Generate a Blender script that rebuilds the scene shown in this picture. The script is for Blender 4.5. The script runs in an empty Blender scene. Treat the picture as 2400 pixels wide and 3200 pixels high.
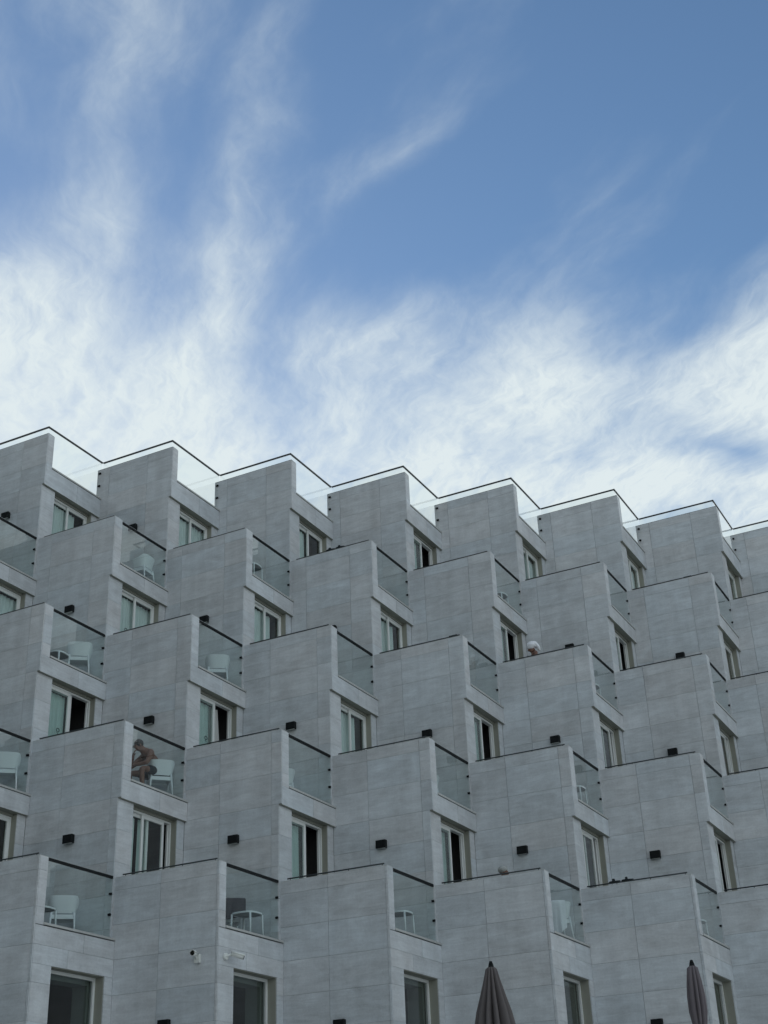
import bpy, bmesh, math, random
from mathutils import Vector, Matrix
random.seed(7)
S = bpy.context.scene
COL = S.collection

# ------------------------------------------------------------------ camera
LA, LB, D, SH, H = 2.2307, 2.1467, 0.0667, 2.0941, 3.0
cam = bpy.data.cameras.new('camera')
co = bpy.data.objects.new('camera', cam); COL.objects.link(co)
CAMP = Vector((-17.82515, -15.84523, -5.72719))
CR = Vector((0.46691755, -0.88352624, -0.03700511))
CU = Vector((-0.39512658, -0.24588409, 0.8851079))
CF = Vector((0.79111503, 0.39865071, 0.4639123))
m = Matrix.Identity(4)
for i in range(3):
    m[i][0], m[i][1], m[i][2], m[i][3] = CR[i], CU[i], -CF[i], CAMP[i]
co.matrix_world = m
cam.sensor_fit = 'VERTICAL'; cam.sensor_height = 32; cam.sensor_width = 24
cam.lens = 42.1077
cam.clip_end = 20000
S.camera = co
def proj(P):
    d = Vector(P) - CAMP; z = d.dot(CF)
    return 1200 + 4210.77*d.dot(CR)/z, 1600 - 4210.77*d.dot(CU)/z

# ------------------------------------------------------------------ light
SUN_AZ, SUN_EL = math.radians(40), math.radians(15)     # azimuth measured from +Y towards +X
SKY_SAT, SKY_VAL, CLOUD = 1.30, 0.92, (4.75, 5.28, 5.42, 1)
W = bpy.data.worlds.new('World'); S.world = W; W.use_nodes = True
W.cycles.sampling_method = 'MANUAL'; W.cycles.sample_map_resolution = 512
sun = bpy.data.lights.new('sun', 'SUN'); so = bpy.data.objects.new('sun', sun); COL.objects.link(so)
sun.energy = 2.0; sun.angle = math.radians(0.5); sun.color = (1.0, 0.86, 0.66)
sd = Vector((math.sin(SUN_AZ)*math.cos(SUN_EL), math.cos(SUN_AZ)*math.cos(SUN_EL), math.sin(SUN_EL)))
so.rotation_euler = (-sd).to_track_quat('-Z', 'Y').to_euler()
so.location = (0, 0, 60)
S.view_settings.view_transform = 'Standard'; S.view_settings.look = 'None'
S.view_settings.gamma = 1; S.view_settings.exposure = 0.08
S.render.engine = 'CYCLES'
S.cycles.max_bounces = 6; S.cycles.diffuse_bounces = 3; S.cycles.transparent_max_bounces = 16; S.cycles.caustics_reflective = False; S.cycles.caustics_refractive = False

class NT:
    """tiny node helper"""
    def __init__(s, nt): s.nt = nt
    def n(s, typ, _in=None, **kw):
        nd = s.nt.nodes.new(typ)
        for k, v in kw.items(): setattr(nd, k, v)
        for k, v in (_in or {}).items():
            if isinstance(v, bpy.types.NodeSocket): s.nt.links.new(v, nd.inputs[k])
            else: nd.inputs[k].default_value = v
        return nd
    def math(s, op, a, b=None, c=None, clamp=False):
        i = {0: a}
        if b is not None: i[1] = b
        if c is not None: i[2] = c
        return s.n('ShaderNodeMath', i, operation=op, use_clamp=clamp).outputs[0]
    def vmath(s, op, a, b=None):
        i = {0: a}
        if b is not None: i[1] = b
        return s.n('ShaderNodeVectorMath', i, operation=op).outputs[0]
    def ramp(s, x, a, b, lo=0.0, hi=1.0, smooth=True):
        return s.n('ShaderNodeMapRange', {0: x, 1: a, 2: b, 3: lo, 4: hi},
                   interpolation_type='SMOOTHSTEP' if smooth else 'LINEAR').outputs[0]
    def mix(s, f, a, b, typ='RGBA', blend='MIX'):
        nd = s.n('ShaderNodeMix', data_type=typ)
        if typ == 'RGBA':
            nd.blend_type = blend; ia, ib, o = 6, 7, 2
        else: ia, ib, o = 2, 3, 0
        for k, v in ((0, f), (ia, a), (ib, b)):
            if isinstance(v, bpy.types.NodeSocket): s.nt.links.new(v, nd.inputs[k])
            else: nd.inputs[k].default_value = v
        return nd.outputs[o]
    def noise(s, vec, scale, detail=4, rough=0.55, dist=0.0, dim='3D'):
        return s.n('ShaderNodeTexNoise', {'Vector': vec, 'Scale': scale, 'Detail': detail,
                   'Roughness': rough, 'Distortion': dist}, noise_dimensions=dim).outputs[0]

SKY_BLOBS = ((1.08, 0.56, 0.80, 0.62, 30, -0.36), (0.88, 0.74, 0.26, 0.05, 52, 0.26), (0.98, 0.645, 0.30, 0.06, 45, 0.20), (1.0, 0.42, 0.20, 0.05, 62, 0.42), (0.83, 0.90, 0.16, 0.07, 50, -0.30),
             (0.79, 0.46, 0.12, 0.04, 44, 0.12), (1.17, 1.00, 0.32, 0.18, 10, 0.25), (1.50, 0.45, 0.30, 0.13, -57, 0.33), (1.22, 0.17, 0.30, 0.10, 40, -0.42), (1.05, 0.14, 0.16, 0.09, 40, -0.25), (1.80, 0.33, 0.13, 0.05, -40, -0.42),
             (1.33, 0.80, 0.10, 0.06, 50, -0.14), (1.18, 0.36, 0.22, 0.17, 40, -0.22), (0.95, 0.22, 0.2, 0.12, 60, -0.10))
def build_world():
    nt = W.node_tree; nt.nodes.clear(); t = NT(nt)
    sky = t.n('ShaderNodeTexSky', sky_type='NISHITA', sun_disc=False)
    sky.sun_elevation = SUN_EL; sky.sun_rotation = SUN_AZ
    sky.altitude = 0; sky.air_density = 1.0; sky.dust_density = 0.25; sky.ozone_density = 1.0
    tc = t.n('ShaderNodeTexCoord')
    sep = t.n('ShaderNodeSeparateXYZ', {0: tc.outputs['Generated']})
    zc = t.math('MAXIMUM', sep.outputs[2], 0.07)
    u = t.math('DIVIDE', sep.outputs[0], zc); v = t.math('DIVIDE', sep.outputs[1], zc)
    P = t.n('ShaderNodeCombineXYZ', {0: u, 1: v, 2: 0.0}).outputs[0]      # point on the cloud sheet
    def warp(src, scale, amt, detail):
        w = t.n('ShaderNodeTexNoise', {'Vector': src, 'Scale': scale, 'Detail': detail, 'Roughness': 0.55}, noise_dimensions='2D').outputs[1]
        w = t.n('ShaderNodeVectorMath', {0: w, 1: (amt, amt, 0), 2: (-amt/2, -amt/2, 0)}, operation='MULTIPLY_ADD').outputs[0]
        return t.vmath('ADD', src, w)
    Pw = warp(P, 2.3, 0.13, 3)
    Pf = warp(Pw, 11.0, 0.05, 3)
    def streak(ang, sx, sy, src, detail, rough, off):
        mp = t.n('ShaderNodeMapping', {'Vector': src, 'Location': off, 'Rotation': (0, 0, math.radians(ang)), 'Scale': (1/sx, 1/sy, 1)}, vector_type='TEXTURE')
        return t.noise(mp.outputs[0], 1.0, detail, rough, 0.0, '2D')
    def ridge(x): return t.math('SUBTRACT', 1.0, t.math('ABSOLUTE', t.math('MULTIPLY_ADD', x, 4.0, -2.0)), clamp=True)
    n1 = streak(50, 2.2, 4.6, Pw, 6, 0.56, (3.1, 1.7, 0))                # broad streaks
    n2 = ridge(streak(48, 5.0, 20.0, Pf, 6, 0.62, (9.3, 5.7, 0)))        # filaments
    n3 = ridge(streak(20, 9.0, 26.0, Pf, 5, 0.62, (2.7, 8.2, 0)))        # crossing wisps
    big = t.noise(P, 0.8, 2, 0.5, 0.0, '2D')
    cov = t.math('MULTIPLY_ADD', big, 0.35, 0.125)  # extra base cover puts cloud outside the view, added to brighten the facade
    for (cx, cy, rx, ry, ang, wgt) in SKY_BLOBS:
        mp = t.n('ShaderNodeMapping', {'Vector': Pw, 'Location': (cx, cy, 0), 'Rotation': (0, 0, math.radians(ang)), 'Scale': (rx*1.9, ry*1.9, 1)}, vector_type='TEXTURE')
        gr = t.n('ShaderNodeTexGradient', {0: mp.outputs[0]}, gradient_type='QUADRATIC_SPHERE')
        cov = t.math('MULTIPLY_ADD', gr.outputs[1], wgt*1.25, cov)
    rad = t.n('ShaderNodeVectorMath', {0: P}, operation='LENGTH').outputs['Value']
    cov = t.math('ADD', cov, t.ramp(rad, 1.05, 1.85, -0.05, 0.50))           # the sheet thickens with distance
    dens = t.math('MULTIPLY_ADD', n1, 1.35, -0.675)
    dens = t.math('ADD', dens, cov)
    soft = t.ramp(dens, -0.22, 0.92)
    fil = t.math('ADD', t.math('MULTIPLY', n2, 0.62), t.math('MULTIPLY', n3, 0.38))
    # filaments show where the sheet is thin, the thick parts stay bright with faint structure
    cl = t.math('MULTIPLY', soft, t.math('MULTIPLY_ADD', fil, 0.52, t.math('MULTIPLY_ADD', soft, 0.32, 0.30)))
    cl = t.math('MULTIPLY_ADD', t.math('MINIMUM', cl, 1.0), 0.93, 0.05)
    scol = t.n('ShaderNodeHueSaturation', {'Color': sky.outputs[0], 'Hue': 0.505, 'Saturation': SKY_SAT, 'Value': SKY_VAL}).outputs[0]
    cc = t.n('ShaderNodeRGB'); cc.outputs[0].default_value = CLOUD
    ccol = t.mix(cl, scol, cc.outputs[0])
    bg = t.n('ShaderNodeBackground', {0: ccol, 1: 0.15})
    t.n('ShaderNodeOutputWorld', {0: bg.outputs[0]})
build_world()

# ------------------------------------------------------------------ materials
MATS = {}
def new_mat(name):
    mt = bpy.data.materials.new(name); mt.use_nodes = True
    nt = mt.node_tree; nt.nodes.clear(); MATS[name] = mt
    return mt, NT(nt)
def pbr(name, col, rough=0.6, metal=0.0, var=0.0, vscale=8.0, bump=0.0, bscale=60.0, spec=0.5, sheen=0.0, trans=0.0):
    mt, t = new_mat(name)
    tc = t.n('ShaderNodeTexCoord')
    c = (*col, 1)
    if var:
        nz = t.noise(tc.outputs['Object'], vscale, 5, 0.6)
        f = t.ramp(nz, 0.25, 0.75, 1-var, 1+var, False)
        c = t.mix(1.0, (*col, 1), t.n('ShaderNodeCombineColor', {0: f, 1: f, 2: f}).outputs[0], blend='MULTIPLY')
    b = t.n('ShaderNodeBsdfPrincipled', {'Base Color': c, 'Roughness': rough, 'Metallic': metal, 'Specular IOR Level': spec})
    if bump:
        bm = t.n('ShaderNodeBump', {'Strength': bump, 'Distance': 0.01, 'Height': t.noise(tc.outputs['Object'], bscale, 4)})
        t.nt.links.new(bm.outputs[0], b.inputs['Normal'])
    sh = b.outputs[0]
    if trans:
        tr = t.n('ShaderNodeBsdfTranslucent', {'Color': c})
        sh = t.n('ShaderNodeMixShader', {0: trans, 1: sh, 2: tr.outputs[0]}).outputs[0]
    t.n('ShaderNodeOutputMaterial', {0: sh})
    return mt

def stone(name, base, warm, cool, contrast=1.0):
    """grey honed stone-look tile: long horizontal veins, cloudy patches, one tone per tile"""
    mt, t = new_mat(name)
    g = t.n('ShaderNodeNewGeometry'); oi = t.n('ShaderNodeObjectInfo')
    rnd = t.math('FRACT', t.math('ADD', oi.outputs['Random'], g.outputs['Random Per Island']))
    r2 = t.math('FRACT', t.math('MULTIPLY', rnd, 17.31)); r3 = t.math('FRACT', t.math('MULTIPLY', rnd, 91.7))
    shift = t.n('ShaderNodeCombineXYZ', {0: t.math('MULTIPLY', r2, 31.0), 1: t.math('MULTIPLY', r2, 47.0), 2: t.math('MULTIPLY', r3, 23.0)}).outputs[0]
    P = t.vmath('ADD', g.outputs['Position'], shift)
    s1 = t.noise(t.vmath('MULTIPLY', P, (1.7, 1.7, 10.0)), 1.0, 5, 0.6, 0.7)     # veins
    s2 = t.noise(t.vmath('MULTIPLY', P, (2.2, 2.2, 38.0)), 1.0, 4, 0.6, 0.2)      # hair veins
    s3 = t.noise(t.vmath('MULTIPLY', P, (1.6, 1.6, 2.6)), 1.0, 4, 0.6, 0.6)       # clouds
    s4 = t.noise(P, 26.0, 4, 0.7)                                                 # grain
    f = t.math('ADD', t.math('MULTIPLY', t.math('SUBTRACT', s1, 0.5), 0.42*contrast), t.math('MULTIPLY', t.math('SUBTRACT', s2, 0.5), 0.17*contrast))
    f = t.math('ADD', f, t.math('MULTIPLY', t.math('SUBTRACT', s3, 0.5), 0.42*contrast))
    f = t.math('ADD', f, t.math('MULTIPLY', t.math('SUBTRACT', s4, 0.5), 0.26*contrast))
    f = t.math('ADD', f, t.math('MULTIPLY', t.math('SUBTRACT', rnd, 0.5), 0.12))
    f = t.math('ADD', f, 1.0)
    hue = t.mix(t.math('MULTIPLY', t.math('ADD', r3, s3), 0.5), (*warm, 1), (*cool, 1))
    # rain staining at world scale
    st = t.noise(t.vmath('MULTIPLY', g.outputs['Position'], (3.0, 3.0, 0.35)), 1.0, 4, 0.6)
    f = t.math('MULTIPLY', f, t.ramp(st, 0.3, 0.7, 0.93, 1.04))
    colr = t.mix(1.0, hue, t.n('ShaderNodeCombineColor', {0: f, 1: f, 2: f}).outputs[0], blend='MULTIPLY')
    colr = t.mix(1.0, colr, (base, base, base, 1), blend='MULTIPLY')
    bm = t.n('ShaderNodeBump', {'Strength': 0.12, 'Distance': 0.004, 'Height': s2})
    b = t.n('ShaderNodeBsdfPrincipled', {'Base Color': colr, 'Roughness': t.ramp(s1, 0.2, 0.8, 0.34, 0.46), 'Normal': bm.outputs[0], 'Specular IOR Level': 0.5})
    t.n('ShaderNodeOutputMaterial', {0: b.outputs[0]})
    return mt

def glass(name, tint, ior=1.5, rough=0.0):
    mt, t = new_mat(name)
    tr = t.n('ShaderNodeBsdfTransparent', {0: (*tint, 1)})
    gl = t.n('ShaderNodeBsdfGlossy', {0: (1, 1, 1, 1), 'Roughness': rough})
    fr = t.n('ShaderNodeFresnel', {0: ior})
    geo = t.n('ShaderNodeNewGeometry')
    f = t.math('MULTIPLY', t.math('MULTIPLY', fr.outputs[0], 1.5), t.math('SUBTRACT', 1.0, geo.outputs['Backfacing']), clamp=True)   # both faces of the pane
    mx = t.n('ShaderNodeMixShader', {0: f, 1: tr.outputs[0], 2: gl.outputs[0]})
    t.n('ShaderNodeOutputMaterial', {0: mx.outputs[0]})
    return mt

M_TILE = stone('tile', 0.655, (1.015, 0.995, 0.985), (0.925, 1.0, 1.055), 1.2)
M_CORE = pbr('joint', (0.16, 0.16, 0.16), 0.9)
M_COPE = pbr('coping_stone', (0.52, 0.52, 0.50), 0.6, var=0.08)
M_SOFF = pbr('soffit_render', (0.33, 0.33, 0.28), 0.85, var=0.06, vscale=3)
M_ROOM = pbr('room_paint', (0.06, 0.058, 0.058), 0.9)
M_FLOOR = pbr('terrace_floor', (0.24, 0.24, 0.24), 0.8, var=0.08)
M_FRAME = pbr('white_frame', (0.88, 0.89, 0.87), 0.4)
M_BLACK = pbr('black_metal', (0.008, 0.010, 0.011), 0.6, var=0.2, spec=0.2)
M_STEEL = pbr('steel', (0.42, 0.44, 0.45), 0.35, 0.9)
M_RAIL = pbr('dark_rail', (0.05, 0.057, 0.06), 0.4, 0.3)
M_GLASS = glass('balcony_glass', (0.935, 0.972, 0.965))
M_ROOFG = glass('roof_glass', (0.97, 0.985, 0.98))
M_PANE = glass('door_glass', (0.94, 0.975, 0.965), 1.5)
M_DARKP = glass('dark_glass', (0.66, 0.70, 0.69), 1.5)
M_CURT = pbr('curtain', (0.78, 0.87, 0.86), 0.9, var=0.05, vscale=3, trans=0.1)
M_CURTW = pbr('white_curtain', (0.78, 0.78, 0.76), 0.9, var=0.04, vscale=3, trans=0.3)
M_PLAST = pbr('white_plastic', (0.87, 0.90, 0.91), 0.42, spec=0.4)
M_TOP = pbr('table_underside', (0.20, 0.23, 0.23), 0.6)
M_TOWEL = pbr('white_towel', (0.88, 0.89, 0.92), 0.95, bump=0.5, bscale=140)
M_DTOWEL = pbr('dark_towel', (0.045, 0.042, 0.05), 0.95, bump=0.5, bscale=120)
M_SKIN = pbr('tanned_skin', (0.20, 0.088, 0.054), 0.5, var=0.12, vscale=6)
M_SKIN2 = pbr('dark_tan_skin', (0.17, 0.08, 0.05), 0.5, var=0.12, vscale=6)
M_HAIR = pbr('dark_hair', (0.035, 0.03, 0.028), 0.6, var=0.3, vscale=40, bump=0.6, bscale=90)
M_SHORT = pbr('dark_shorts', (0.02, 0.026, 0.03), 0.9)
M_CUSH = pbr('dark_cushion', (0.02, 0.035, 0.035), 0.9)
M_ROBE = pbr('white_robe', (0.7, 0.7, 0.72), 0.9)
M_CAMW = pbr('camera_white', (0.80, 0.81, 0.77), 0.45)
M_LENS = pbr('lens_black', (0.01, 0.012, 0.012), 0.15)
M_PARA = pbr('parasol_cloth', (0.14, 0.121, 0.118), 0.95, var=0.1, vscale=5, bump=0.2, bscale=200)
M_PARA2 = pbr('parasol_cloth_mauve', (0.17, 0.145, 0.155), 0.95, var=0.1, vscale=5, bump=0.2, bscale=200)
M_HAT = pbr('pale_hair', (0.42, 0.43, 0.41), 0.9, var=0.35, vscale=60, bump=0.8, bscale=70)
M_DECK = pbr('deck_paving', (0.54, 0.53, 0.50), 0.75, var=0.12, vscale=0.6)
M_GROUND = pbr('ground_paving', (0.50, 0.485, 0.46), 0.85, var=0.15, vscale=0.2)
M_BLIND = pbr('blind', (0.55, 0.57, 0.54), 0.9)

# ------------------------------------------------------------------ mesh helpers
class MB:
    def __init__(s): s.v, s.f, s.mi, s.sm = [], [], [], []
    def box(s, x0, x1, y0, y1, z0, z1, mi=0, skip=''):
        b = len(s.v)
        s.v += [(x0,y0,z0),(x1,y0,z0),(x1,y1,z0),(x0,y1,z0),(x0,y0,z1),(x1,y0,z1),(x1,y1,z1),(x0,y1,z1)]
        F = {'b':(0,3,2,1),'t':(4,5,6,7),'f':(0,1,5,4),'r':(1,2,6,5),'k':(2,3,7,6),'l':(3,0,4,7)}
        for k, q in F.items():
            if k not in skip: s.f.append(tuple(b+i for i in q)); s.mi.append(mi); s.sm.append(False)
        return s
    def tube(s, p0, p1, r0, r1=None, seg=8, mi=0, cap=True, smooth=True):
        r1 = r0 if r1 is None else r1
        p0, p1 = Vector(p0), Vector(p1); ax = (p1-p0).normalized()
        a = ax.orthogonal().normalized(); c = ax.cross(a); b = len(s.v)
        for p, r in ((p0, r0), (p1, r1)):
            for i in range(seg):
                q = 2*math.pi*i/seg; s.v.append(tuple(p + a*(r*math.cos(q)) + c*(r*math.sin(q))))
        for i in range(seg):
            j = (i+1) % seg; s.f.append((b+i, b+j, b+seg+j, b+seg+i)); s.mi.append(mi); s.sm.append(smooth)
        if cap:
            s.f.append(tuple(b+i for i in reversed(range(seg)))); s.mi.append(mi); s.sm.append(False)
            s.f.append(tuple(b+seg+i for i in range(seg))); s.mi.append(mi); s.sm.append(False)
        return s
    def path(s, pts, r, seg=8, mi=0):
        for a, b in zip(pts, pts[1:]): s.tube(a, b, r, r, seg, mi)
        return s
    def grid(s, rows, mi=0, closed=False, smooth=True, flip=False):
        b = len(s.v); n = len(rows[0])
        for r in rows: s.v += [tuple(p) for p in r]
        for i in range(len(rows)-1):
            for j in range(n if closed else n-1):
                k = (j+1) % n
                q = (b+i*n+j, b+i*n+k, b+(i+1)*n+k, b+(i+1)*n+j)
                s.f.append(q[::-1] if flip else q); s.mi.append(mi); s.sm.append(smooth)
        return s
    def face(s, pts, mi=0):
        b = len(s.v); s.v += [tuple(p) for p in pts]; s.f.append(tuple(range(b, b+len(pts)))); s.mi.append(mi); s.sm.append(False); return s
    def mesh(s, name, *mats):
        me = bpy.data.meshes.new(name); me.from_pydata(s.v, [], s.f)
        for q in mats: me.materials.append(q)
        me.polygons.foreach_set('material_index', s.mi); me.polygons.foreach_set('use_smooth', s.sm)
        me.update(); return me
    def obj(s, name, parent, *mats, loc=(0, 0, 0), rz=0.0, bevel=0.0):
        return link(name, s.mesh(name, *mats), parent, loc, rz, bevel)
def link(name, data, parent=None, loc=(0, 0, 0), rz=0.0, bevel=0.0):
    o = bpy.data.objects.new(name, data); COL.objects.link(o)
    o.location = loc; o.rotation_euler = (0, 0, rz)
    if parent: o.parent = parent
    if bevel:
        md = o.modifiers.new('bevel', 'BEVEL'); md.width = bevel; md.segments = 2; md.limit_method = 'ANGLE'
    return o
def tag(o, label, cat, group=None, kind=None):
    if label: o['label'] = label
    if cat: o['category'] = cat
    if group: o['group'] = group
    if kind: o['kind'] = kind
    return o
def O(n, k): return Vector((k*LB + (n-1)*SH, -k*LA, (n-1)*H))

# ------------------------------------------------------------------ ground
g = MB(); g.box(-6000, 6000, -6000, 6000, -8.5, -7.35)
tag(g.obj('ground', None, M_GROUND), 'paved ground below the terraces', None, kind='structure')
DECK = -4.45
# raised deck in front of the facade, its edge parallel to the bay line
pv = Vector((LB, -LA, 0)); pn = Vector((-LA, -LB, 0)).normalized()
dk = MB()
a0 = pv*(-12) + pn*5.2; a1 = pv*14 + pn*5.2; a2 = pv*14 - pn*9; a3 = pv*(-12) - pn*9
for z in (DECK,):
    top = [Vector((q.x, q.y, z)) for q in (a0, a1, a2, a3)]; bot = [Vector((q.x, q.y, -7.6)) for q in (a0, a1, a2, a3)]
dk.face(top); 
for i in range(4): dk.face([bot[i], bot[(i+1) % 4], top[(i+1) % 4], top[i]])
tag(dk.obj('pool_deck', None, M_DECK), 'raised stone deck at the foot of the facade', None, kind='structure')

# slope added out of view beyond the left end to shade the side walls
hl = MB(); rws = []
rh = random.Random(3)
for i in range(25):
    q = i/24; row = []
    for j in range(41):
        w_ = j/40; yy = -16+170*w_
        hgt = 76*math.sin(math.pi*min(1, q*1.05))**0.9*(0.8+0.2*math.sin(7*w_+1))*min(1, 7*w_, 5*(1-w_)+0.2)
        row.append((-26-70*q, yy, -7.3+max(0, hgt)+rh.uniform(-0.7, 0.7)*(q > 0.02)))
    rws.append(row)
hl.grid(rws); tag(hl.obj('shade_slope', None, pbr('shade_slope_scrub', (0.06, 0.065, 0.045), 0.95, var=0.35, vscale=0.3)), 'added unseen slope left of the building, shading its side walls', None, kind='structure')

# ------------------------------------------------------------------ hotel
hotel = bpy.data.objects.new('hotel', None); COL.objects.link(hotel)
tag(hotel, 'grey tiled hotel with sawtooth bays stepping back storey by storey under glass-fronted terraces', 'building')
KS = range(-3, 7)
FLOOR = -1.10
JY = {1: (0.05, 1.26), 2: (0.24, 1.46), 3: (0.37, 1.59), 4: (0.62, 1.86), 5: (0.78, 2.0)}   # vertical joints
GAP = 0.0032; TH = 0.02
panels = []   # (bay, x0,x1,y0,y1,z0,z1) local
def add_panel(bay, x0, x1, y0, y1, z0, z1):
    panels.append((bay, x0, x1, y0, y1, z0, z1))
def rows(lst): return list(zip(lst, lst[1:]))

DOORS = {}
def bay_core(n, k):
    """walls, parapet, band, slab and room shell of one bay"""
    mb = MB()
    top = -0.083 if n == 5 else 0.0
    base = DECK-0.3 if n == 1 else -4.20
    yend = LA + (0.17 if n == 5 else D)
    T = TH
    pil = 0.225 if n == 1 else (0.235 if n == 5 else 0.275)
    if n == 1:
        mb.box(T, 0.2, T, yend, base, top)
        bt = FLOOR
        y0 = T
        mb.box(0.2, 0.5, y0, 0.205, base, -1.155); mb.box(1.918, LB-0.001, y0, 0.205, base, -1.155)
        mb.box(0.5, 1.918, y0, 0.205, -1.77, -1.155)
        mb.box(0.5, 1.918, y0, 0.205, base, -4.05)
        mb.box(0.2, pil, y0, 0.19, -1.155, top)
        # reveal lining
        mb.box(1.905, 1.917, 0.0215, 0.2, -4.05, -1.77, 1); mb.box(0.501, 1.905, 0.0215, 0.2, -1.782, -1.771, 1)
    else:
        mb.box(T, 0.2, D+T, yend, base, -1.5)
        mb.box(T, 0.2, T, yend, -1.5, top)
        mb.box(0.2, pil, T, 0.19, -1.155, top)
        bt = -0.955 if n == 5 else FLOOR
        mb.box(0.2, LB-0.001, T, 0.26, -1.507, (-0.985 if n == 5 else -1.155))
        # soffit skin
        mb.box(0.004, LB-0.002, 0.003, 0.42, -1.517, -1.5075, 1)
        # B wall
        mb.box(0.2, 0.49, D+T, D+0.2, base, -1.518); mb.box(1.9, LB-0.001, D+T, D+0.2, base, -1.518)
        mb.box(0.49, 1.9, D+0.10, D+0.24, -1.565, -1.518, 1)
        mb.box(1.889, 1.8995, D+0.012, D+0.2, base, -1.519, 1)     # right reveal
    # terrace slab over the room
    mb.box(0.2, LB+0.02, 0.26, LA+0.4, -1.5, FLOOR-0.002, 0)
    mb.box(0.2, LB-0.03, 0.261, LA+0.06, FLOOR-0.002, FLOOR+0.004, 2)
    if n == 5:
        mb.box(0.0, LB, LA+0.4, 14.0, -1.5, FLOOR-0.003, 2)
    # room shell (inward faces) and mass behind
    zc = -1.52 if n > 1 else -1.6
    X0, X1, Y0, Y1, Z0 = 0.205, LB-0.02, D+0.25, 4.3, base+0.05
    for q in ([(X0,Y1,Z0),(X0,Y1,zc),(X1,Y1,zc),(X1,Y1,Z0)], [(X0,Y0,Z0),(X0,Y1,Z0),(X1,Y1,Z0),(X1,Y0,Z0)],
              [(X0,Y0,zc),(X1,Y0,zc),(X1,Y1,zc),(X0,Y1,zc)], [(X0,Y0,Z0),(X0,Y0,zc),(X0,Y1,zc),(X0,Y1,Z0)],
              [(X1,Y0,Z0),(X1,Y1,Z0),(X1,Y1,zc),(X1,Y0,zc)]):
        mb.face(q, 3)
    mb.box(0.0, LB, 4.35, 14.0, base, -1.5, 0, skip='lr')
    me = mb.mesh('bay', M_CORE, M_SOFF, M_FLOOR, M_ROOM)
    bay = link('bay', me, hotel, O(n, k))
    # coping of the band
    cz = -0.955 if n == 5 else -1.09
    cp = MB(); cp.box(pil+0.002, LB-0.002, -0.014, 0.24, cz-0.038, cz)
    cp.obj('coping', bay, M_COPE)
    if n < 5:
        cp = MB(); cp.box(0.006, 0.212, 0.006, yend-0.004, -0.002, 0.010)
        cp.obj('coping', bay, M_COPE)
    else:
        cp = MB(); cp.box(0.006, 0.212, 0.006, yend-0.004, top, top+0.012)
        cp.obj('coping', bay, M_RAIL)
    # ---- tiles of the long side wall
    if n == 5: zr = [top, -0.32, -0.93, -1.5, -2.11, -2.72, -3.33, -3.94, -4.19]
    elif n == 1: zr = [0.0, -0.235, -0.85, -1.46, -2.07, -2.68, -3.29, -3.9, -4.5]
    else: zr = [0.0, -0.245, -0.87, -1.5, -2.09, -2.70, -3.31, -3.92, -4.19]
    j = JY[n]
    for (za, zb) in rows(zr):
        ya = 0.0 if (n == 1 or za > -1.49) else D
        ys = [ya] + [q for q in j if q > ya+0.04] + [yend]
        for (q0, q1) in rows(ys): add_panel(bay, 0, TH, q0, q1, zb, za)
    # ---- tiles of the front
    if n == 1:
        for za, zb in ((0, -0.235), (-0.235, -0.85), (-0.85, -1.135)): add_panel(bay, TH+0.001, pil, 0, TH, zb, za)
        add_panel(bay, TH+0.001, 1.3, 0, TH, -1.46, -1.145); add_panel(bay, 1.3, LB-0.003, 0, TH, -1.46, -1.145)
        add_panel(bay, TH+0.001, 0.90, 0, TH, -1.77, -1.46); add_panel(bay, 0.90, LB-0.003, 0, TH, -1.77, -1.46)
        for za, zb in ((-1.77, -2.07), (-2.07, -2.68), (-2.68, -3.29), (-3.29, -3.9), (-3.9, -4.5)):
            add_panel(bay, TH+0.001, 0.5, 0, TH, zb, za); add_panel(bay, 1.918, LB-0.003, 0, TH, zb, za)
        add_panel(bay, 0.5, 1.918, 0, TH, -4.5, -4.05)
    else:
        lo = cz-0.05
        add_panel(bay, TH+0.001, pil, 0, TH, -0.245, top); add_panel(bay, TH+0.001, pil, 0, TH, -0.87, -0.245)
        add_panel(bay, TH+0.001, pil, 0, TH, lo, -0.87)
        add_panel(bay, TH+0.001, 1.22, 0, TH, -1.5165, lo); add_panel(bay, 1.22, LB-0.003, 0, TH, -1.5165, lo)
        for za, zb in ((-1.518, -2.09), (-2.09, -2.70), (-2.70, -3.31), (-3.31, -3.92), (-3.92, -4.19)):
            add_panel(bay, TH+0.001, 0.49, D, D+TH, zb, za); add_panel(bay, 1.9, LB-0.003, D, D+TH, zb, za)
    return bay

def sash(par, x0, x1, y, z0, z1, pane, fr=0.062):
    mb = MB(); t = 0.032
    mb.box(x0, x0+fr, y, y+t, z0, z1); mb.box(x1-fr, x1, y, y+t, z0, z1)
    mb.box(x0+fr, x1-fr, y, y+t, z1-fr, z1); mb.box(x0+fr, x1-fr, y, y+t, z0, z0+fr)
    mb.obj('sash', par, M_FRAME)
    q = MB(); q.box(x0+fr, x1-fr, y+0.012, y+0.016, z0+fr, z1-fr, skip='tblr'); q.obj('pane', par, pane)

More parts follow.
